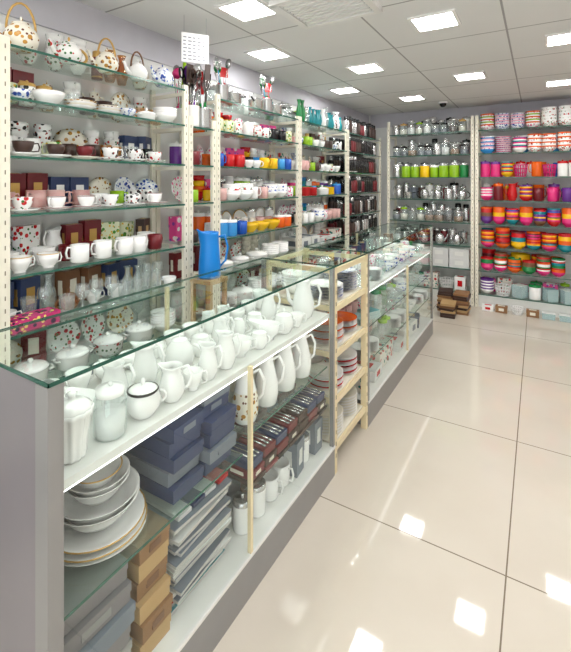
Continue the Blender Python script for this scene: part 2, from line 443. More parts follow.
brights = ['red', 'orange', 'yellow', 'lime', 'teal', 'pink', 'purple', 'sky', 'green', 'blue']
def mixstacks(r=.08, n=10, h=.055, k=8, cols=None, dz=.016):
    cols = cols or brights
    return [bowlstack([R.choice(cols) for _ in range(n)] if i % 2 else sum([[c]*3 for c in R.sample(cols, 4)], [])[:n], n-R.randint(0, 5), r, h, dz) for i in range(k)]
POOLS = {
 'cupsaucer': [cupsaucer('white', None, 'gold'), cupsaucer('white', 'floral_gold', 'gold'), cupsaucer('floral_gold', 'white'), cupsaucer('ivory'), cupsaucer('geo_black', 'white'), cupsaucer('white', None, 'maroon'), cupsaucer('floral_red', 'white'), mug('geo_green')],
 'cupsaucer2': [cupsaucer('floral_red'), cupsaucer('geo_black'), cupsaucer('white', None, 'gold'), cupsaucer('floral_blue', 'white'), cupsaucer('floral_gold'), cupsaucer('maroon', 'ivory'), cupsaucer('dark_brown', 'white')],
 'whitebowls': [bowl('white'), bowlstack(['white'], 3), bowl('floral_blue', .05, .045), cup('white', .05, .055), casserole('white', .05, .035), bowl('floral_gold', .055, .05), platestack(['white', 'floral_gold'], 4, .07), bowl('floral_red', .055, .05)],
 'cupsmix': [cup('white', .045, .065), mug('white'), cup('floral_red', .042, .06), mug('geo_green'), mug('stripe_red'), cup('floral_blue'), mug('geo_black'), cup('white', .05, .07), mug('red', .035, .08), mug('floral_gold', .035, .08), mug('dark_brown', .035, .08), mug('lime', .035, .08)],
 'whitecups': [cup('white', .05, .075), cup('white', .045, .065, rim='gold'), cupsaucer('white'), mug('white', .042, .085), cup('ivory', .048, .07), cupsaucer('ivory', 'white'), mug('geo_black', .04, .08), cupsaucer('white', 'maroon'), mug('maroon', .038, .08)],
 'tallmix': [cupstack(['white'], 4), cupstack(['floral_red', 'white'], 4), cupstack(['geo_black'], 4), plate_up('white', .085, 'gold'), plate_up('floral_blue', .08), plate_up('geo_black', .075), plate_up('floral_gold', .085), prodbox(.1, .05, .17, 'floral_red'), prodbox(.09, .05, .16, 'mixpack'), jug('white', .045, .15), prodbox(.09, .05, .17, 'maroon', 'gold'), coffeepot('floral_gold', .04, .13), vase('amber_glass', .035, .17), thermos('maroon', 'gold', .03, .16), cupstack(['floral_blue'], 4), canister('red', 'white', .04, .15), prodbox(.1, .05, .15, 'geo_green'), prodbox(.1, .05, .16, 'navy', 'white'), prodbox(.1, .05, .16, 'dark_brown', 'tan')],
 'tallwhite': [cupstack(['white'], 5), cupstack(['ivory'], 4), plate_up('white', .085, 'gold'), plate_up('floral_gold', .08), jug('white', .045, .16), coffeepot('white', .042, .14), plate_up('floral_red', .085), prodbox(.1, .05, .17, 'ivory', 'tan'), goblet('crystal', .04, .17), prodbox(.1, .05, .17, 'maroon', 'ivory')],
 'tallglass': [goblet('crystal', .04, .18), vase('crystal', .04, .18), tumbler('crystal', .035, .16), jar('crystal', 'steel', .045, .15), prodbox(.1, .06, .16, 'mixpack'), plate_up('floral_gold', .085), prodbox(.1, .06, .17, 'navy', 'gold'), prodbox(.1, .06, .17, 'brown', 'ivory')],
 'tallbright': [prodbox(.1, .06, .16, 'mixpack'), prodbox(.1, .06, .15, 'mixpack_pink'), cupstack(['red', 'orange', 'yellow'], 4), cupstack(['teal', 'sky'], 4), canister('orange', 'white', .045, .16), canister('pink', 'white', .045, .15), canister('lime', 'white', .045, .16), jug('blue', .045, .16), canister('black', 'steel', .04, .16), canister('white', 'steel', .045, .16), plate_up('floral_pink', .085), canister('purple', 'white', .045, .14), cupstack(['white'], 4), plate_up('white', .085, 'gold')],
 'darkglass': [tumbler('amber_glass', .03, .085), mug('maroon', .035, .08), mug('dark_brown', .035, .08), cup('geo_black'), mug('stripe_red', .035, .08), tumbler('crystal', .03, .09), canister('geo_black', 'gold', .034, .1), goblet('amber_glass', .03, .12), mug('white', .035, .09), mug('black', .035, .085), mug('geo_green', .035, .085)],
 'redmugs': [mug('red'), mug('maroon'), mug('red', .04, .08), mug('floral_red'), mug('white')],
 'glasses': [goblet(), goblet('crystal', .04, .12), tumbler(), tumbler('crystal', .03, .12), vase('crystal', .03, .15), goblet(), tumbler(), teapot('amber_glass', .045, .07), cup('white'), bowl('crystal', .05, .05)],
 'brightmugs': [mug(c) for c in brights]+[cup('white'), mug('white'), mug('floral_pink'), mug('black'), mug('white')],
 'brightpots': [cookpot('yellow'), cookpot('orange'), cookpot('red'), mug('blue', .045, .09), basket('sky', .07, .08), canister('orange', 'white', .05, .1), canister('yellow', 'white', .05, .1), canister('blue', 'sky', .05, .11), casserole('white', .07, .06, 'white'), mug('stripe_teal'), canister('sky', 'white', .05, .12), bowl('yellow', .07, .07)],
 'canred': [canister('red', 'black', .035, .09), canister('red', 'white', .035, .09), canister('yellow', 'red', .035, .09), mug('floral_red'), mug('black'), mug('stripe_teal'), canister('white', 'red', .035, .1), mug('blue'), mug('geo_green'), mug('white')],
 'casseroles': [casserole('white', .085, .06), casserole('white', .07, .06), casserole('ivory', .08, .055), bowlstack(['white'], 5, .075), casserole('floral_red', .075, .06, 'white'), platestack(['white', 'ivory'], 9, .09)],
 'whiteset': [bowlstack(['white', 'white', 'floral_red'], 5), cupsaucer('white'), canister('white', 'steel', .04, .1), jug('white', .04, .1), mug('white'), mug('floral_pink'), mug('ivory'), mug('stripe_red'), bowlstack(['white', 'floral_blue'], 5)],
 'vases': [vase('crystal', .035, .2), vase('green', .03, .2), vase('white', .035, .18), vase('teal', .03, .16), jar('crystal', 'steel', .04, .15), vase('geo_black', .035, .2)],
 'toppots': [cookpot('purple', .07, .08), cookpot('orange', .06, .07), vase('crystal', .035, .2), utensil_holder('white', ['green', 'red', 'black'], 7), cookpot('steel', .06, .08), utensil_holder('steel', ['yellow', 'sky', 'red', 'green'], 7), vase('maroon', .035, .18), utensil_holder('black', ['pink', 'sky', 'lime'], 7)],
 'thermos': [thermos('black'), thermos('black', 'steel'), thermos('black', 'black', .038, .2), thermos('steel', 'black'), thermos('black', 'black', .038, .19), thermos('dark_brown', 'black', .04, .2), thermos('maroon', 'black', .038, .19)],
 'jars': [jar('crystal', 'steel', .05, .15), jar('crystal', 'steel', .058, .18, 'dark_brown'), jar('crystal', 'black', .05, .13, 'slate'), jar('crystal', 'gold', .05, .15, 'ivory'), jar('crystal', 'steel', .052, .19, 'white'), jar('crystal', 'steel', .058, .14, 'card_brown'), canister('steel', 'steel', .05, .15), jar('crystal', 'lime', .05, .16, 'ivory')],
 'steelcans': [canister('steel', 'steel', .055, .19), canister('steel', 'black', .05, .2), jar('crystal', 'steel', .05, .18), canister('slate', 'steel', .05, .17), canister('white', 'steel', .05, .2), canister('steel', 'steel', .05, .22), casserole('steel', .06, .14), thermos('steel', 'black', .045, .22), canister('maroon', 'steel', .045, .18), canister('dark_brown', 'steel', .045, .18)],
 'steelfront': [canister('steel', 'steel', .05, .13), teapot('steel', .06, .12, None, 'black'), casserole('steel', .055, .09, 'black'), cookpot('steel', .055, .09), mug('steel', .05, .12), jug('steel', .05, .16), canister('steel', 'black', .045, .15), jar('crystal', 'steel', .05, .16, 'white'), canister('black', 'steel', .045, .14)],
 'colorcans': [canister('lime', 'steel', .058, .17), canister('yellow', 'steel', .058, .17), canister('lime', 'white', .05, .15), canister('steel', 'black', .05, .16), canister('yellow', 'white', .05, .16), canister('green', 'steel', .05, .17), canister('steel', 'steel', .055, .17)],
 'flowerbowls': [bowlstack(['floral_pink', 'white'], 9, .085, .06, .018), bowlstack(['floral_red', 'white'], 10, .08, .06, .017), casserole('floral_blue', .085, .12, 'white'), casserole('floral_pink', .08, .12), bowlstack(['floral_blue', 'lightpink'], 9, .08), bowlstack(['floral_pink', 'orange', 'white', 'lime'], 10, .08)],
 'colorplates': [bowlstack(['sky', 'floral_pink', 'lightpink'], 11, .08, .05, .015), platestack(['floral_blue', 'pink', 'white'], 24, .09), bowlstack(['white', 'pink', 'teal'], 8, .075), bowlstack(['floral_red', 'orange', 'white'], 11, .075), bowlstack(['floral_pink', 'blue', 'white'], 7, .08), bowlstack(['red', 'orange', 'pink', 'white'], 10, .075), casserole('pink', .07, .1, 'white')],
 'baskets': [canister('orange', 'yellow', .055, .17), canister('teal', 'white', .05, .19), canister('lime', 'orange', .05, .14), basket('orange', .07, .14), basket('pink', .07, .14), mug('blue', .055, .16), mug('orange', .055, .18), mug('red', .055, .16), canister('pink', 'purple', .055, .19), canister('white', 'red', .05, .18), bowlstack(['pink', 'purple', 'white'], 8, .07), bowlstack(['yellow', 'red', 'teal'], 9, .065)],
 'bigmugs': [mug(c, .05, .15) for c in ['red', 'orange', 'purple', 'yellow', 'lime', 'pink', 'maroon', 'sky', 'black']]+[jug('red', .055, .2), jug('orange', .055, .19), canister('purple', 'pink', .055, .2), canister('maroon', 'orange', .055, .21), bowlstack(['red', 'yellow', 'purple'], 9, .07), bowlstack(['pink', 'white'], 7, .07)],
 'bowlsA': mixstacks(.068, 12, .06, 9, ['orange', 'red', 'yellow', 'blue', 'teal', 'maroon', 'pink', 'orange', 'purple', 'brown', 'red']),
 'bowlsB': mixstacks(.078, 13, .055, 7, ['red', 'orange', 'yellow', 'green', 'maroon', 'teal', 'orange', 'red', 'pink'])+[bowlstack(['yellow'], 7, .11, .09, .02)],
 'bowlsC': mixstacks(.072, 12, .055, 6, ['teal', 'orange', 'red', 'green', 'pink', 'white', 'brown'])+[platestack(['orange', 'teal', 'yellow', 'red'], 24, .09), bowlstack(['yellow'], 6, .12, .1, .02)],
 'mixlow': [basket('white', .09, .12), basket('pink', .08, .1), prodbox(.16, .12, .18, 'mixpack'), jar('crystal', 'lime', .055, .18), canister('white', 'green', .06, .16), bowlstack(['white', 'purple'], 8, .075), prodbox(.14, .12, .16, 'mixpack_pink', 'white'), prodbox(.15, .12, .19, 'purple', 'lightpink'), prodbox(.12, .12, .14, 'stripe_teal'), prodbox(.13, .12, .17, 'white', 'red')],
 'boxes': [prodbox(.2, .16, .1, 'white_laminate', 'slate'), prodbox(.22, .16, .07, 'paper', 'red'), prodbox(.18, .16, .12, 'mixpack'), prodbox(.2, .16, .09, 'navy', 'gold')],
 'backboxes': [prodbox(.1, .06, .18, 'white_laminate', 'slate'), prodbox(.12, .06, .16, 'paper', 'red'), prodbox(.1, .06, .2, 'mixpack'), prodbox(.12, .06, .17, 'ivory', 'teal')],
 'showglass': [goblet(), tumbler(), jug('crystal', .045, .13), bowl('crystal', .06, .05), bowlstack(['floral_blue', 'white'], 4, .06), vase('green', .025, .14), jar('crystal', 'lime', .04, .12), prodbox(.12, .1, .05, 'stripe_teal'), cup('white'), platestack(['white'], 9, .07), jar('crystal', 'green', .045, .15)],
}
def place_row(b, pool, ax, a0, a1, c, z, rots, gap=(.008, .03), run=(1, 2), hmax=None, jit=.006):
    a = a0+R.uniform(0, .01); items = POOLS[pool]
    fails = 0
    while True:
        t = R.choice(items)
        for _ in range(R.randint(*run)):
            rot = R.choice(rots)+R.uniform(-.2, .2)
            if t.V[:, 2].max() > 1.7*max(np.ptp(t.V[:, 0]), .01) and np.ptp(t.V[:, 1]) < .075: rot = rots[0] if ax == 0 else pi/2
            s = R.uniform(.94, 1.04)
            q = xf(t, (0, 0, 0), rot, s)
            h = q.V[:, 2].max()
            if hmax and h > hmax: q = xf(q, s=hmax/h)
            mn, mx = q.V[:, ax].min(), q.V[:, ax].max()
            if a+(mx-mn) > a1:
                fails += 1
                if fails > 3: return
                break
            loc = [0, 0, z+.0015]; loc[ax] = a-mn
            o = (q.V[:, 1-ax].min()+q.V[:, 1-ax].max())/2
            loc[1-ax] = c-o+R.uniform(-jit, jit)
            b.add(q, loc); a += mx-mn+R.uniform(*gap)

# ------------------------------------------------------------------ room
XL, XR, YB, YF, ZC = -2.13, 2.3, 5.88, -1.4, 2.47
obj('floor', box(XL-.1, XR+.1, YF-.5, YB+.1, -.1, 0, 'floor_tile'))
obj('ceiling', box(XL-.1, XR+.1, YF, YB+.1, ZC, ZC+.1, 'ceiling_tile'))
obj('wall_left', box(XL-.1, XL, YF, YB+.1, 0, ZC, 'wall_paint'))
obj('wall_right', box(XR, XR+.1, YF, YB+.1, 0, ZC, 'wall_paint'))
obj('wall_back', box(XL, XR, YB, YB+.1, 0, ZC, 'wall_paint'))
obj('wall_front', box(XL, XL+.5, YF-.1, YF, 0, ZC, 'wall_paint'), box(XR-.5, XR, YF-.1, YF, 0, ZC, 'wall_paint'), box(XL+.5, XR-.5, YF-.1, YF, 2.2, ZC, 'wall_paint'))
obj('trim_left', box(XL, XL+.012, YF, YB, 2.28, ZC, 'wall_lavender'))
obj('trim_back', box(XL+.04, XR, YB-.012, YB, 2.28, ZC, 'wall_lavender'))

LP = [(-1.39, 1.90), (-1.74, 2.64), (-1.25, 3.40), (-1.74, 4.10), (-.53, 2.62), (-.53, 4.14), (-1.24, 4.88), (.17, 3.38), (.19, 4.86),
      (.9, 2.62), (.9, 4.14), (.19, 1.9), (-.53, 1.1), (-1.3, .4), (.19, .4), (.9, 1.1), (-.53, -.4), (.9, -.4), (-1.6, -.5)]
hl = .112
for x, y in LP:
    fr = [box(x-hl-.02, x+hl+.02, y-hl-.02, y-hl, ZC-.012, ZC-.001, 'white'), box(x-hl-.02, x+hl+.02, y+hl, y+hl+.02, ZC-.012, ZC-.001, 'white'),
          box(x-hl-.02, x-hl, y-hl, y+hl, ZC-.012, ZC-.001, 'white'), box(x+hl, x+hl+.02, y-hl, y+hl, ZC-.012, ZC-.001, 'white'),
          box(x-hl, x+hl, y-hl, y+hl, ZC-.008, ZC-.001, 'light_panel')]
    obj('ceiling_light_panel', *fr)
v = [box(-1.22, -.76, 1.9, 2.26, ZC-.012, ZC-.001, 'slate')]
for i in range(9):
    v.append(box(-1.19, -.79, 1.925+i*.036, 1.945+i*.036, ZC-.022, ZC-.012, 'white'))
for x0, x1, y0, y1 in ((-1.24, -.74, 1.88, 1.91), (-1.24, -.74, 2.25, 2.28), (-1.24, -1.2, 1.9, 2.26), (-.78, -.74, 1.9, 2.26)):
    v.append(box(x0, x1, y0, y1, ZC-.026, ZC-.001, 'white'))
obj('ceiling_air_vent', *v)
obj('dome_security_camera', xf(lathe([(0, 0), (.055, 0), (.055, .02), (.045, .025)], 'white', 20), (-.98, 5.3, ZC-.026)),
    xf(lathe([(0, -.045), (.02, -.04), (.036, -.022), (.04, 0)], 'black', 20), (-.98, 5.3, ZC-.026)))

# ------------------------------------------------------------------ wall shelving
def shelf(ax, a0, a1, f, bk, z, edge='glass_edge'):
    ps_ = []
    if ax == 1:
        ps_.append(plane_t([(f, a0, z), (f, a1, z), (bk, a1, z), (bk, a0, z)], 'shelf_glass'))
        ps_.append(box(f, f+.004, a0, a1, z-.0095, z+.0005, edge))
    else:
        ps_.append(plane_t([(a0, f, z), (a1, f, z), (a1, bk, z), (a0, bk, z)], 'shelf_glass'))
        ps_.append(box(a0, a1, f-.004, f, z-.0095, z+.0005, edge))
    return ps_
def post(x, y, z1, w=.03, d=.02, fx=None):
    p = [box(x-d/2, x+d/2, y-w/2, y+w/2, 0, z1, 'cream_metal')]
    for i in range(int(z1/.05)):
        p.append(box(x+d/2, x+d/2+.0012, y-.002, y+.002, .03+i*.05, .047+i*.05, 'slot_dark'))
    return p
LZ = [.15, .40, .64, .88, 1.12, 1.37, 1.605, 1.84, 2.05]
FX = -1.8; BX = -2.105
def left_unit(y0, y1, levels, zt=2.08, name='wall_shelf_unit'):
    e = empty(name)
    pp = []
    for y in (y0+.019, y1-.019):
        pp += post(FX-.014, y, zt, .036, .02, 'x'); pp += [box(BX, BX+.02, y-.015, y+.015, 0, zt, 'cream_metal')]
        for z in levels: pp.append(box(BX+.02, FX-.024, y-.009, y+.009, z-.03, z-.011, 'cream_metal'))
    obj('uprights', *pp, parent=e)
    ss = []
    for z in levels: ss += shelf(1, y0+.037, y1-.037, FX, BX+.02, z)
    obj('glass_shelves', *ss, parent=e)
    return e
left_unit(-.3, .825, LZ)
left_unit(.828, 1.862, LZ)
left_unit(1.864, 2.118, [z for z in LZ if z < 2], 1.9)
left_unit(2.12, 3.237, LZ)
left_unit(3.24, 4.33, LZ)
left_unit(4.335, 5.48, LZ)
HR = [pi/2, -pi/2, pi/2-.5, -pi/2+.4, pi/2]
def fill_left(y0, y1, plan):
    for z, name, front, mid, back in plan:
        b = B()
        i = LZ.index(z); hm = (LZ[i+1]-z-.035) if i+1 < len(LZ) else .3
        ys = y0+.045
        if y0 > .8 and y0 < .9 and z == .88:
            B().add(prodbox(.09, .2, .05, 'squares_pink'), (-1.86, .975, z+.0015)).build('patterned_gift_box'); ys = 1.10
        if front == 'boxes': place_row(b, 'boxes', 1, ys, y1-.045, -1.92, z, [0], hmax=hm, gap=(.006, .02), jit=.004)
        else:
            place_row(b, front, 1, ys, y1-.045, -1.862, z, HR, hmax=hm, gap=(.003, .012))
            if mid: place_row(b, mid, 1, y0+.045, y1-.045, -1.96, z, HR, hmax=hm, gap=(.003, .01), jit=.003)
        if back: place_row(b, back, 1, y0+.045, y1-.045, -2.05, z, HR, hmax=hm, gap=(.002, .008), jit=.002, run=(1, 2))
        b.build(name)
P1 = [(.15, 'stored_crockery', 'boxes', None, 'backboxes'), (.40, 'stored_crockery', 'casseroles', None, 'backboxes'), (.64, 'casserole_dishes', 'casseroles', None, 'tallwhite'),
      (.88, 'glass_goblets', 'glasses', 'glasses', 'tallglass'), (1.12, 'white_teacups', 'whitecups', 'whitecups', 'tallmix'),
      (1.37, 'cup_and_saucer_sets', 'cupsaucer', 'cupsmix', 'tallmix'), (1.605, 'patterned_teacups', 'cupsaucer2', 'darkglass', 'tallmix'),
      (1.84, 'white_bowls', 'whitebowls', 'darkglass', 'tallmix')]
fill_left(.828, 1.862, P1); fill_left(-.3, .825, P1)
b = B()
for y, t, s, rz in ((.94, teapot('floral_gold', .062, .1, 'gold'), 1.1, 1.3), (1.15, teapot('floral_red', .055, .085, None, 'gold'), 1.05, 1.6), (1.35, teapot('floral_gold', .055, .09, 'gold'), 1.05, 1.4),
                 (1.54, teapot('white', .055, .085, 'brown'), 1.0, 1.6), (1.72, teapot('floral_blue', .06, .1, None), 1.0, 1.7)):
    b.add(t, (-1.87, y, 2.0515), rz, s)
place_row(b, 'tallmix', 1, .87, 1.82, -2.035, 2.05, HR, hmax=.2)
b.build('teapots')
P2 = [(.15, 'stored_crockery', 'boxes', None, 'backboxes'), (.40, 'casserole_dishes', 'casseroles', None, 'backboxes'), (.64, 'casserole_dishes', 'casseroles', None, 'tallwhite'),
      (.88, 'casserole_dishes', 'casseroles', None, 'tallwhite'), (1.12, 'colourful_cookpots', 'brightpots', 'whiteset', 'tallbright'),
      (1.37, 'crockery_sets', 'whiteset', 'canred', 'tallbright'), (1.605, 'colourful_mugs', 'brightmugs', 'brightmugs', 'tallbright'),
      (1.84, 'storage_canisters', 'canred', 'canred', 'tallbright'), (2.05, 'vases_and_pans', 'toppots', None, 'vases')]
fill_left(2.12, 3.237, P2)
P3 = [(.15, 'stored_crockery', 'boxes', None, 'backboxes'), (.40, 'product_boxes', 'boxes', None, 'backboxes'), (.64, 'product_boxes', 'boxes', None, 'backboxes'),
      (.88, 'product_boxes', 'boxes', None, 'tallwhite'), (1.12, 'crockery_sets', 'whiteset', 'canred', 'tallbright'),
      (1.37, 'colourful_cookpots', 'brightpots', 'brightmugs', 'tallbright'), (1.605, 'patterned_mugs', 'cupsmix', 'canred', 'tallmix'),
      (1.84, 'glass_jars', 'cupsmix', 'darkglass', 'tallmix'), (2.05, 'vases', 'vases', None, 'jars')]
fill_left(3.24, 4.33, P3)
P4 = [(z, 'vacuum_flasks', 'thermos', None, 'thermos') for z in LZ[2:-1]]+[(.15, 'stored_crockery', 'boxes', None, 'backboxes'), (.40, 'stored_crockery', 'boxes', None, 'backboxes'), (2.05, 'vacuum_flasks', 'thermos', None, None)]
fill_left(4.335, 5.48, P4)
def put(name, t, x, y, z, rz=0, s=1): return B().add(t, (x, y, z+.0015), rz, s).build(name)
put('utensil_holder', utensil_holder('white', ['dark_brown', 'black', 'maroon', 'black', 'purple'], 11, (0, 1, 4, 4, 5, 2), .32, .42, .12), -1.86, 1.94, 1.84, .3, 1.05)
put('utensil_holder', utensil_holder('steel', ['black', 'green', 'red', 'sky'], 10, (0, 1, 2, 3, 5), .3, .4, .12), -1.86, 2.055, 1.84, .9, 1.05)
put('utensil_holder', utensil_holder('white', ['black', 'pink', 'yellow', 'lime'], 9, (0, 1, 2, 3, 5), .32, .42, .12), -1.99, 1.99, 1.84, .9, 1.05)
for z, p in ((1.12, 'darkglass'), (1.37, 'cupsmix'), (1.605, 'redmugs'), (.88, 'whitebowls'), (.64, 'whitebowls'), (.4, 'whitebowls'), (.15, 'whitebowls')):
    b = B()
    place_row(b, p, 1, 1.905, 2.08, -1.87, z, HR, hmax=.19)
    place_row(b, 'tallbright' if z > 1 else 'tallwhite', 1, 1.905, 2.08, -2.0, z, HR, hmax=.19)
    b.build('assorted_mugs')
st = [box(-1.765, -1.605, 1.83, 1.99, .905, .93, 'tan')]
for x in (-1.75, -1.62):
    for y in (1.845, 1.975): st.append(box(x-.011, x+.011, y-.011, y+.011, 0, .905, 'tan'))
for z in (.25, .6):
    for x in (-1.75, -1.62): st.append(box(x-.006, x+.006, 1.856, 1.964, z, z+.02, 'tan'))
    for y in (1.845, 1.975): st.append(box(-1.739, -1.631, y-.006, y+.006, z, z+.02, 'tan'))
obj('tall_wooden_stool', *st)
put('plastic_water_jug', straightjug('bright_blue', .066, .27, 26), -1.68, 1.91, .93, pi/2-.6)
b = B(); b.add(box(-.0015, .0015, -.08, .08, 0, .17, 'paper'))
for i in range(7):
    for k in range(R.randint(3, 5)):
        b.add(box(.0015, .0022, -.07+k*.028, -.07+k*.028+R.uniform(.012, .022), .014+i*.021, .02+i*.021, 'ink'))
for y in (-.065, .065): b.add(tube([(0, y, .17), (0, y, .27)], .0008, 'slate', 4))
b2 = b.build('hanging_price_notice'); b2.location = (-1.72, 1.83, ZC-.271); b2.rotation_euler = (0, 0, -.6)

BZ = [.16, .44, .72, 1.0, 1.28, 1.56, 1.84, 2.12]
FY = 5.5; BY = 5.85
def back_unit(x0, x1, levels):
    e = empty('wall_shelf_unit')
    pp = []
    for x in (x0+.019, x1-.019):
        pp.append(box(x-.018, x+.018, FY+.004, FY+.024, 0, 2.3, 'cream_metal'))
        for i in range(44): pp.append(box(x-.002, x+.002, FY+.0028, FY+.0042, .03+i*.05, .047+i*.05, 'slot_dark'))
        pp.append(box(x-.015, x+.015, BY-.02, BY, 0, 2.3, 'cream_metal'))
        for z in levels: pp.append(box(x-.009, x+.009, FY+.024, BY-.02, z-.03, z-.011, 'cream_metal'))
    pp.append(box(x0+.037, x1-.037, FY+.03, FY+.05, 0, .14, 'white_laminate'))
    obj('uprights', *pp, parent=e)
    ss = []
    for z in levels: ss += shelf(0, x0+.037, x1-.037, FY, BY-.02, z)
    obj('glass_shelves', *ss, parent=e)
back_unit(-1.73, -.66, BZ); back_unit(-.65, .44, BZ); back_unit(.45, 1.54, BZ)
RB = [0, pi, .4, -.4, pi+.4]
def fill_back(x0, x1, plan):
    for z, name, f, k in plan:
        b = B(); i = BZ.index(z); hm = (BZ[i+1]-z-.03) if i+1 < len(BZ) else .27
        place_row(b, f, 0, x0+.045, x1-.045, 5.59, z, RB, hmax=hm, gap=(.001, .006), run=(1, 1))
        if k: place_row(b, k, 0, x0+.045, x1-.045, 5.745, z, RB, hmax=hm, gap=(.001, .005), run=(1, 1), jit=.003)
        b.build(name)
QA = [(2.12, 'glass_jars', 'jars', 'steelcans'), (1.84, 'glass_jars', 'jars', 'steelcans'), (1.56, 'kitchen_canisters', 'colorcans', 'steelcans'),
      (1.28, 'steel_canisters', 'steelfront', 'steelcans'), (1.0, 'glass_jars', 'jars', 'steelcans'), (.72, 'steel_canisters', 'steelfront', 'steelcans'), (.16, 'white_product_boxes', 'mixlow', None)]
fill_back(-1.73, -.66, QA)
QB = [(2.12, 'floral_bowl_stacks', 'flowerbowls', 'flowerbowls'), (1.84, 'plate_stacks', 'colorplates', 'colorplates'), (1.56, 'plastic_tubs', 'baskets', 'baskets'),
      (1.28, 'plastic_mugs', 'bigmugs', 'baskets'), (1.0, 'plastic_bowl_stacks', 'bowlsA', 'bowlsA'), (.72, 'plastic_bowl_stacks', 'bowlsB', 'bowlsA'),
      (.44, 'plastic_bowl_stacks', 'bowlsC', 'bowlsB'), (.16, 'storage_baskets', 'mixlow', 'mixlow')]
fill_back(-.65, .44, QB); fill_back(.45, 1.54, QB)
b = B()
for i in range(4):
    for j in range(2):
        b.add(prodbox(.225, .2, .11, 'paper', 'white_laminate'), (-1.555+i*.24, 5.64, .4415+j*.114))
b.build('white_carton_stack')
b = B()
for k, (x, y) in enumerate(((-.93, 5.2), (-.75, 5.17), (-.86, 4.97))):
    for j in range(9 if k < 2 else 6):
        b.add(prodbox(.15, .2, .022, R.choice(['dark_brown', 'brown', 'card_brown', 'card_brown', 'tan']), None), (x, y, .001+j*.026), R.uniform(-.12, .12))
b.build('placemat_box_stack')
b = B()
for x in (-.5, -.36, -.2, -.05, .1, .26, .42):
    b.add(R.choice([prodbox(.12, .08, .07, 'mixpack'), basket('white', .06, .08), prodbox(.12, .08, .06, 'stripe_teal'), prodbox(.12, .08, .07, 'card_brown', 'ivory'), prodbox(.12, .08, .06, 'white', 'red')]), (x, 5.42, .002))
b.build('floor_display_packs')

# ------------------------------------------------------------------ glass counters
CX0, CX1 = -1.33, -.89
TZ = 1.072
def counter(y0, y1, panel_near=False, mull=None, base='silver'):
    e = empty('glass_display_counter')
    obj('plinth', box(CX0, CX1, y0, y1, 0, .15, base), box(CX0+.01, CX1+.004, y0, y1, .142, .154, 'white_laminate'), parent=e)
    f = []
    for y in (y0, y1-.02):
        for x in (CX0, CX1-.02): f.append(box(x, x+.02, y, y+.02, .154, TZ-.01, 'silver'))
    if mull:
        f.append(box(CX1-.014, CX1+.001, mull-.007, mull+.007, .154, .83, 'rack_cream'))
        f.append(box(CX0, CX0+.014, mull-.007, mull+.007, .154, TZ-.01, 'rack_cream'))
    if panel_near:
        f.append(box(CX0, CX1-.045, y0-.012, y0, 0, TZ-.012, 'laminate'))
        f.append(box(CX1-.045, CX1+.003, y0-.017, y0+.012, 0, TZ-.01, 'silver'))
        f.append(box(CX0-.003, CX0+.03, y0-.017, y0+.004, 0, TZ-.01, 'silver'))
    obj('frame', *f, parent=e)
    obj('glass_panes', plane_t([(CX1-.002, y0+.02, .154), (CX1-.002, y1-.02, .154), (CX1-.002, y1-.02, TZ-.01), (CX1-.002, y0+.02, TZ-.01)], 'pane_glass'), parent=e)
    if not panel_near:
        obj('end_pane', plane_t([(CX0+.02, y1-.004, .154), (CX1-.02, y1-.004, .154), (CX1-.02, y1-.004, TZ-.01), (CX0+.02, y1-.004, TZ-.01)], 'pane_glass'), parent=e)
    obj('back_panel', box(CX0+.002, CX0+.01, y0+.02, y1-.02, .154, .83, 'white_laminate'), parent=e)
    o = .006; ys = y0-.018 if panel_near else y0
    t = [plane_t([(CX0-o, ys, TZ), (CX1+o, ys, TZ), (CX1+o, y1, TZ), (CX0-o, y1, TZ)], 'top_glass')]
    g = 'glass_edge_dark'; th = .0075
    t += [box(CX1+o-.003, CX1+o, ys, y1, TZ-th, TZ+.0005, g), box(CX0-o, CX0-o+.003, ys, y1, TZ-th, TZ+.0005, g),
          box(CX0-o, CX1+o, ys, ys+.003, TZ-th, TZ+.0005, g), box(CX0-o, CX1+o, y1-.003, y1, TZ-th, TZ+.0005, g)]
    obj('glass_top', *t, parent=e)
    obj('inner_shelf', box(CX0+.012, CX1-.02, y0+.022, y1-.022, .808, .83, 'white_laminate'), parent=e)
    obj('added_fill_strip', box(CX1-.036, CX1-.024, y0+.03, y1-.03, .801, .808, 'added_fill_glow'), parent=e)  # added fill light, not a counter fitting: brightens the goods below the shelf
    return e
c1 = counter(.516, 1.965, True, 1.24)
def gshelf(name, x0, x1, y0, y1, z, parent):
    obj(name, plane_t([(x0, y0, z), (x1, y0, z), (x1, y1, z), (x0, y1, z)], 'shelf_glass'), box(x1-.002, x1, y0, y1, z-.006, z+.0004, 'glass_edge'), parent=parent)
GL = .51
gshelf('glass_shelf', CX0+.012, CX1-.03, .54, 1.225, GL, c1)
gshelf('glass_shelf', CX0+.012, CX1-.03, 1.255, 1.94, .56, c1)
gshelf('glass_shelf', CX0+.012, CX1-.03, 1.255, 1.94, .36, c1)
c3 = counter(2.46, 4.3, False, 3.38)
for z in (.58, .36): gshelf('glass_shelf', CX0+.012, CX1-.03, 2.485, 4.275, z, c3)

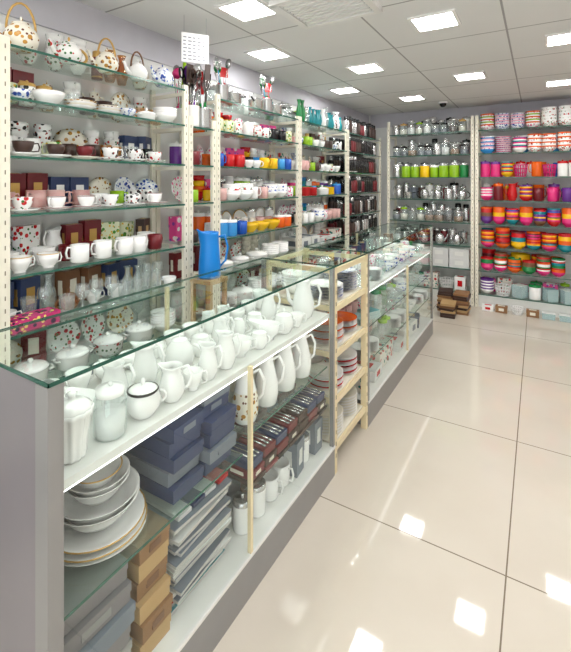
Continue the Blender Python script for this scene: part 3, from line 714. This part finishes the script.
Z = .83
put('fluted_lidded_jar', planter('white'), -.972, .605, Z, 0, .98)
put('glass_sugar_jar', jar('crystal', 'white', .042, .125, 'white'), -.972, .712, Z)
put('sugar_bowl', sugarbowl('white', .05, .068, 'black'), -.975, .822, Z, 1.0)
put('cream_jug', jug('white', .04, .105, 24), -.965, .925, Z, .6)
put('small_cup', cup('white', .032, .06, 20), -.955, 1.005, Z, .8)
put('white_teapot', teapot('white', .052, .11, None, None, 24), -1.085, 1.075, Z, .5)
put('cream_jug', jug('white', .034, .115, 24), -.965, 1.09, Z, .4)
put('cream_jug', jug('white', .036, .125, 24), -.965, 1.185, Z, .5)
put('gravy_boat', gravy(), -.985, 1.29, Z, .2)
put('sugar_bowl', sugarbowl('white', .036, .06), -.965, 1.395, Z, .2)
put('gravy_boat', gravy(), -.985, 1.49, Z, .2)
put('sugar_bowl', sugarbowl('white', .044, .075), -.97, 1.595, Z, .3)
put('small_cup', cup('white', .034, .06, 20), -.96, 1.69, Z, .8)
put('tall_coffee_pot', coffeepot('white', .055, .175), -1.0, 1.83, Z, .7)
put('cream_jug', jug('white', .045, .13, 24), -1.105, .61, Z, .6)
put('gravy_boat', gravy(), -1.10, .715, Z, .2)
put('cream_jug', jug('white', .041, .12, 24), -1.10, .82, Z, .5)
put('cream_jug', jug('white', .041, .135, 24), -1.105, .94, Z, .6)
for i, y in enumerate((1.22, 1.34, 1.46, 1.58, 1.70)):
    put(('sugar_bowl', 'milk_jug', 'white_teapot', 'sugar_bowl', 'milk_jug')[i], (sugarbowl('white', .04, .07), jug('white', .037, .11), teapot('white', .036, .07), sugarbowl('white', .038, .06), jug('white', .038, .13))[i], -1.12, y, Z, (.6, .8, .7)[i % 3])
b = B()
for i in range(13): b.add(R.choice([cup('white', .04, .065), bowl('white', .045, .05), jug('white', .036, .09), cupstack(['white'], 2)]), (-1.255, .60+i*.102, Z+.0015), 1.5+R.uniform(-.3, .3))
b.build('white_teacups')

def rimplate(r, h, rim='gold', seg=32):
    p = [lathe(shell([(r*.5, 0), (r*.55, .002), (r*.75, h*.4), (r*.93, h*.9), (r, h)], .003), 'white', seg)]
    if rim: p.append(lathe([(r-.003, h+.0005), (r+.001, h+.0008), (r+.0008, h-.001)], rim, seg))
    return join(*p)
b = B()
z = GL+.0015
for k, (r, h, dz, rm) in enumerate(((.132, .016, .009, None), (.132, .018, .012, 'gold'), (.128, .024, .02, 'gold'), (.112, .06, .014, None), (.112, .062, .034, None))):
    b.add(rimplate(r, h, rm), (-1.07, .745, z)); z += dz
zt = z
b.build('dinner_plate_stack')
b = B()
b.add(rimplate(.085, .05, None), (-1.07, .745, zt+.014)); b.add(rimplate(.085, .05, None), (-1.07, .745, zt+.028)); b.add(rimplate(.066, .04, 'gold'), (-1.06, .735, zt+.06))
b.build('serving_bowls')
b = B()
for k, (y, n, x) in enumerate(((.985, 5, -1.105), (1.135, 6, -1.10))):
    for j in range(n):
        b.add(prodbox(.3, .135, .041, 'navy' if j % 4 != 1 else 'slate', 'slate' if j % 3 == 1 else None), (x+R.uniform(-.02, .02), y, GL+.0015+j*.0465), R.uniform(-.03, .03))
b.build('navy_gift_boxes')
b = B()
for j in range(6):
    b.add(prodbox(.3, .2, .048, R.choice(['slate', 'silver', 'laminate', 'laminate']), 'silver' if j % 3 == 1 else None), (-1.10+R.uniform(-.02, .02), .655, .156+j*.054), R.uniform(-.04, .04))
b.build('grey_gift_boxes')
b = B()
for j in range(6):
    b.add(prodbox(.3, .11, .048, 'card_brown' if j % 2 else 'tan', 'brown' if j % 2 else None), (-1.10+R.uniform(-.015, .015), .845, .156+j*.054), R.uniform(-.03, .03))
b.build('cardboard_boxes')
b = B()
for j in range(19):
    m = R.choice(['paper', 'slate', 'red', 'stripe_teal', 'paper', 'tan', 'navy', 'slate'])
    b.add(join(box(-.13, .13, -.13, .13, 0, .0115, 'pages'), box(-.132, .132, -.132, .132, .0115, .0135, m)), (-1.085+R.uniform(-.025, .025), 1.06+R.uniform(-.01, .01), .156+j*.0148), R.uniform(-.09, .09))
for k in range(4):
    b.add(box(-.12, .12, -.028+k*.001, .028, 0, .012, R.choice(['navy', 'red', 'paper'])), (-1.08, .98+k*.06, .156+19*.0148+.001), R.uniform(-.1, .1))
b.build('magazine_stack')
for i, y in enumerate((1.335, 1.485, 1.635, 1.785)):
    put('white_pitcher', bellyjug('white', .052, .2, 'floral_gold' if i == 0 else None), -.99, y, .56, .9)
    put('white_pitcher', bellyjug('ivory', .048, .19), -1.17, y+.03, .56, .9)
b = B()
for j in range(7):
    for k in range(2):
        X = -.985-k*.165; Y = 1.315+j*.092
        cc = R.choice(['maroon', 'dark_brown', 'maroon', 'black'])
        b.add(prodbox(.15, .084, .014, cc, None), (X, Y, .3615), R.uniform(-.03, .03))
        b.add(prodbox(.14, .08, .03, R.choice(['maroon', 'brown', 'dark_brown', 'slate']), R.choice(['ivory', None])), (X, Y, .379), R.uniform(-.03, .03))
        b.add(prodbox(.13, .075, .03, R.choice(['maroon', 'navy', 'dark_brown', 'maroon']), None), (X, Y, .415), R.uniform(-.03, .03))
        for q in (-.022, 0, .022):
            b.add(tube([(-.06, q, 0), (.0, q, .002), (.04, q, 0)], [.003, .003, .004], 'steel', 5), (X, Y, .452))
            b.add(lathe([(0, 0), (.008, .002), (0, .004)], 'steel', 10), (X+.05, Y+q, .450), 0, (1.5, 1, 1))
b.build('cutlery_gift_sets')
b = B()
for j in range(7):
    b.add(R.choice([mug('white'), canister('white', 'steel', .038, .12), mug('floral_gold'), prodbox(.09, .08, .15, 'slate', 'white_laminate'), prodbox(.09, .08, .12, 'ivory', 'tan')]), (-.985, 1.31+j*.095, .156), R.choice([0, .1]))
    b.add(R.choice([prodbox(.12, .085, .17, 'slate'), prodbox(.12, .085, .18, 'navy'), prodbox(.12, .085, .16, 'card_brown')]), (-1.16, 1.31+j*.095, .156), 0)
b.build('boxed_mugs')

for z, pool in ((.83, 'showglass'), (.58, 'showglass'), (.36, 'showglass'), (.156, 'boxes')):
    b = B()
    if pool == 'boxes':
        place_row(b, pool, 1, 2.5, 4.26, -1.05, z, [0], hmax=.19)
    else:
        place_row(b, pool, 1, 2.5, 4.26, -.985, z, HR, hmax=.19)
        place_row(b, 'whiteset', 1, 2.5, 4.26, -1.12, z, HR, hmax=.18)
        place_row(b, 'tallglass', 1, 2.5, 4.26, -1.25, z, HR, hmax=.19)
    b.build('glassware_display' if pool != 'boxes' else 'product_boxes')

e = empty('cream_open_rack')
pp = []
ya, yb = 1.984, 2.44
for y in (ya, yb):
    for x in (CX1-.018, CX0+.018):
        pp.append(box(x-.017, x+.017, y-.014, y+.014, 0, TZ-.01, 'rack_cream'))
        for i in range(16): pp.append(box(x+.017, x+.0182, y-.003, y+.003, .08+i*.06, .1+i*.06, 'slot_dark'))
for z in (.12, .36, .6, .84, TZ-.035):
    for x in (CX1-.012, CX0+.012): pp.append(box(x-.008, x+.008, ya+.014, yb-.014, z-.012, z+.016, 'rack_cream'))
    for y in (ya, yb): pp.append(box(CX0+.036, CX1-.036, y-.006, y+.006, z-.012, z+.014, 'rack_cream'))
obj('rack_frame', *pp, parent=e)
ss = []
for z in (.14, .38, .62, .86):
    ss.append(box(CX0+.022, CX1-.022, 2.0, 2.425, z-.006, z, 'ivory'))
ss.append(plane_t([(CX0, 1.97, TZ), (CX1+.004, 1.97, TZ), (CX1+.004, 2.454, TZ), (CX0, 2.454, TZ)], 'top_glass'))
ss.append(box(CX1+.002, CX1+.005, 1.97, 2.454, TZ-.008, TZ+.0005, 'glass_edge_dark'))
obj('rack_shelves', *ss, parent=e)
for z, c in ((.14, ['white', 'ivory']), (.38, ['white', 'red', 'white', 'white']), (.62, ['white', 'white', 'white', 'orange', 'white']), (.86, ['white', 'floral_blue'])):
    b = B()
    for y in (2.107, 2.315):
        b.add(platestack(c, R.randint(9, 15), .098), (-1.01, y, z+.001)); b.add(bowlstack(c[:1], 5, .085), (-1.2, y, z+.001))
    b.build('plate_stack')

# ------------------------------------------------------------------ world & camera
w = bpy.data.worlds.new('World'); scene.world = w; w.use_nodes = True
bg = w.node_tree.nodes.get('Background')
bg.inputs[0].default_value = (.97, .985, 1, 1); bg.inputs[1].default_value = 2.3
cam = bpy.data.cameras.new('Camera'); co = bpy.data.objects.new('Camera', cam); scene.collection.objects.link(co)
co.location = (0, 0, 1.5); co.rotation_euler = (pi/2, 0, math.radians(31.07))
cam.lens = 36*419/652; cam.sensor_width = 36; cam.shift_y = -144/652; cam.clip_start = .02
scene.camera = co
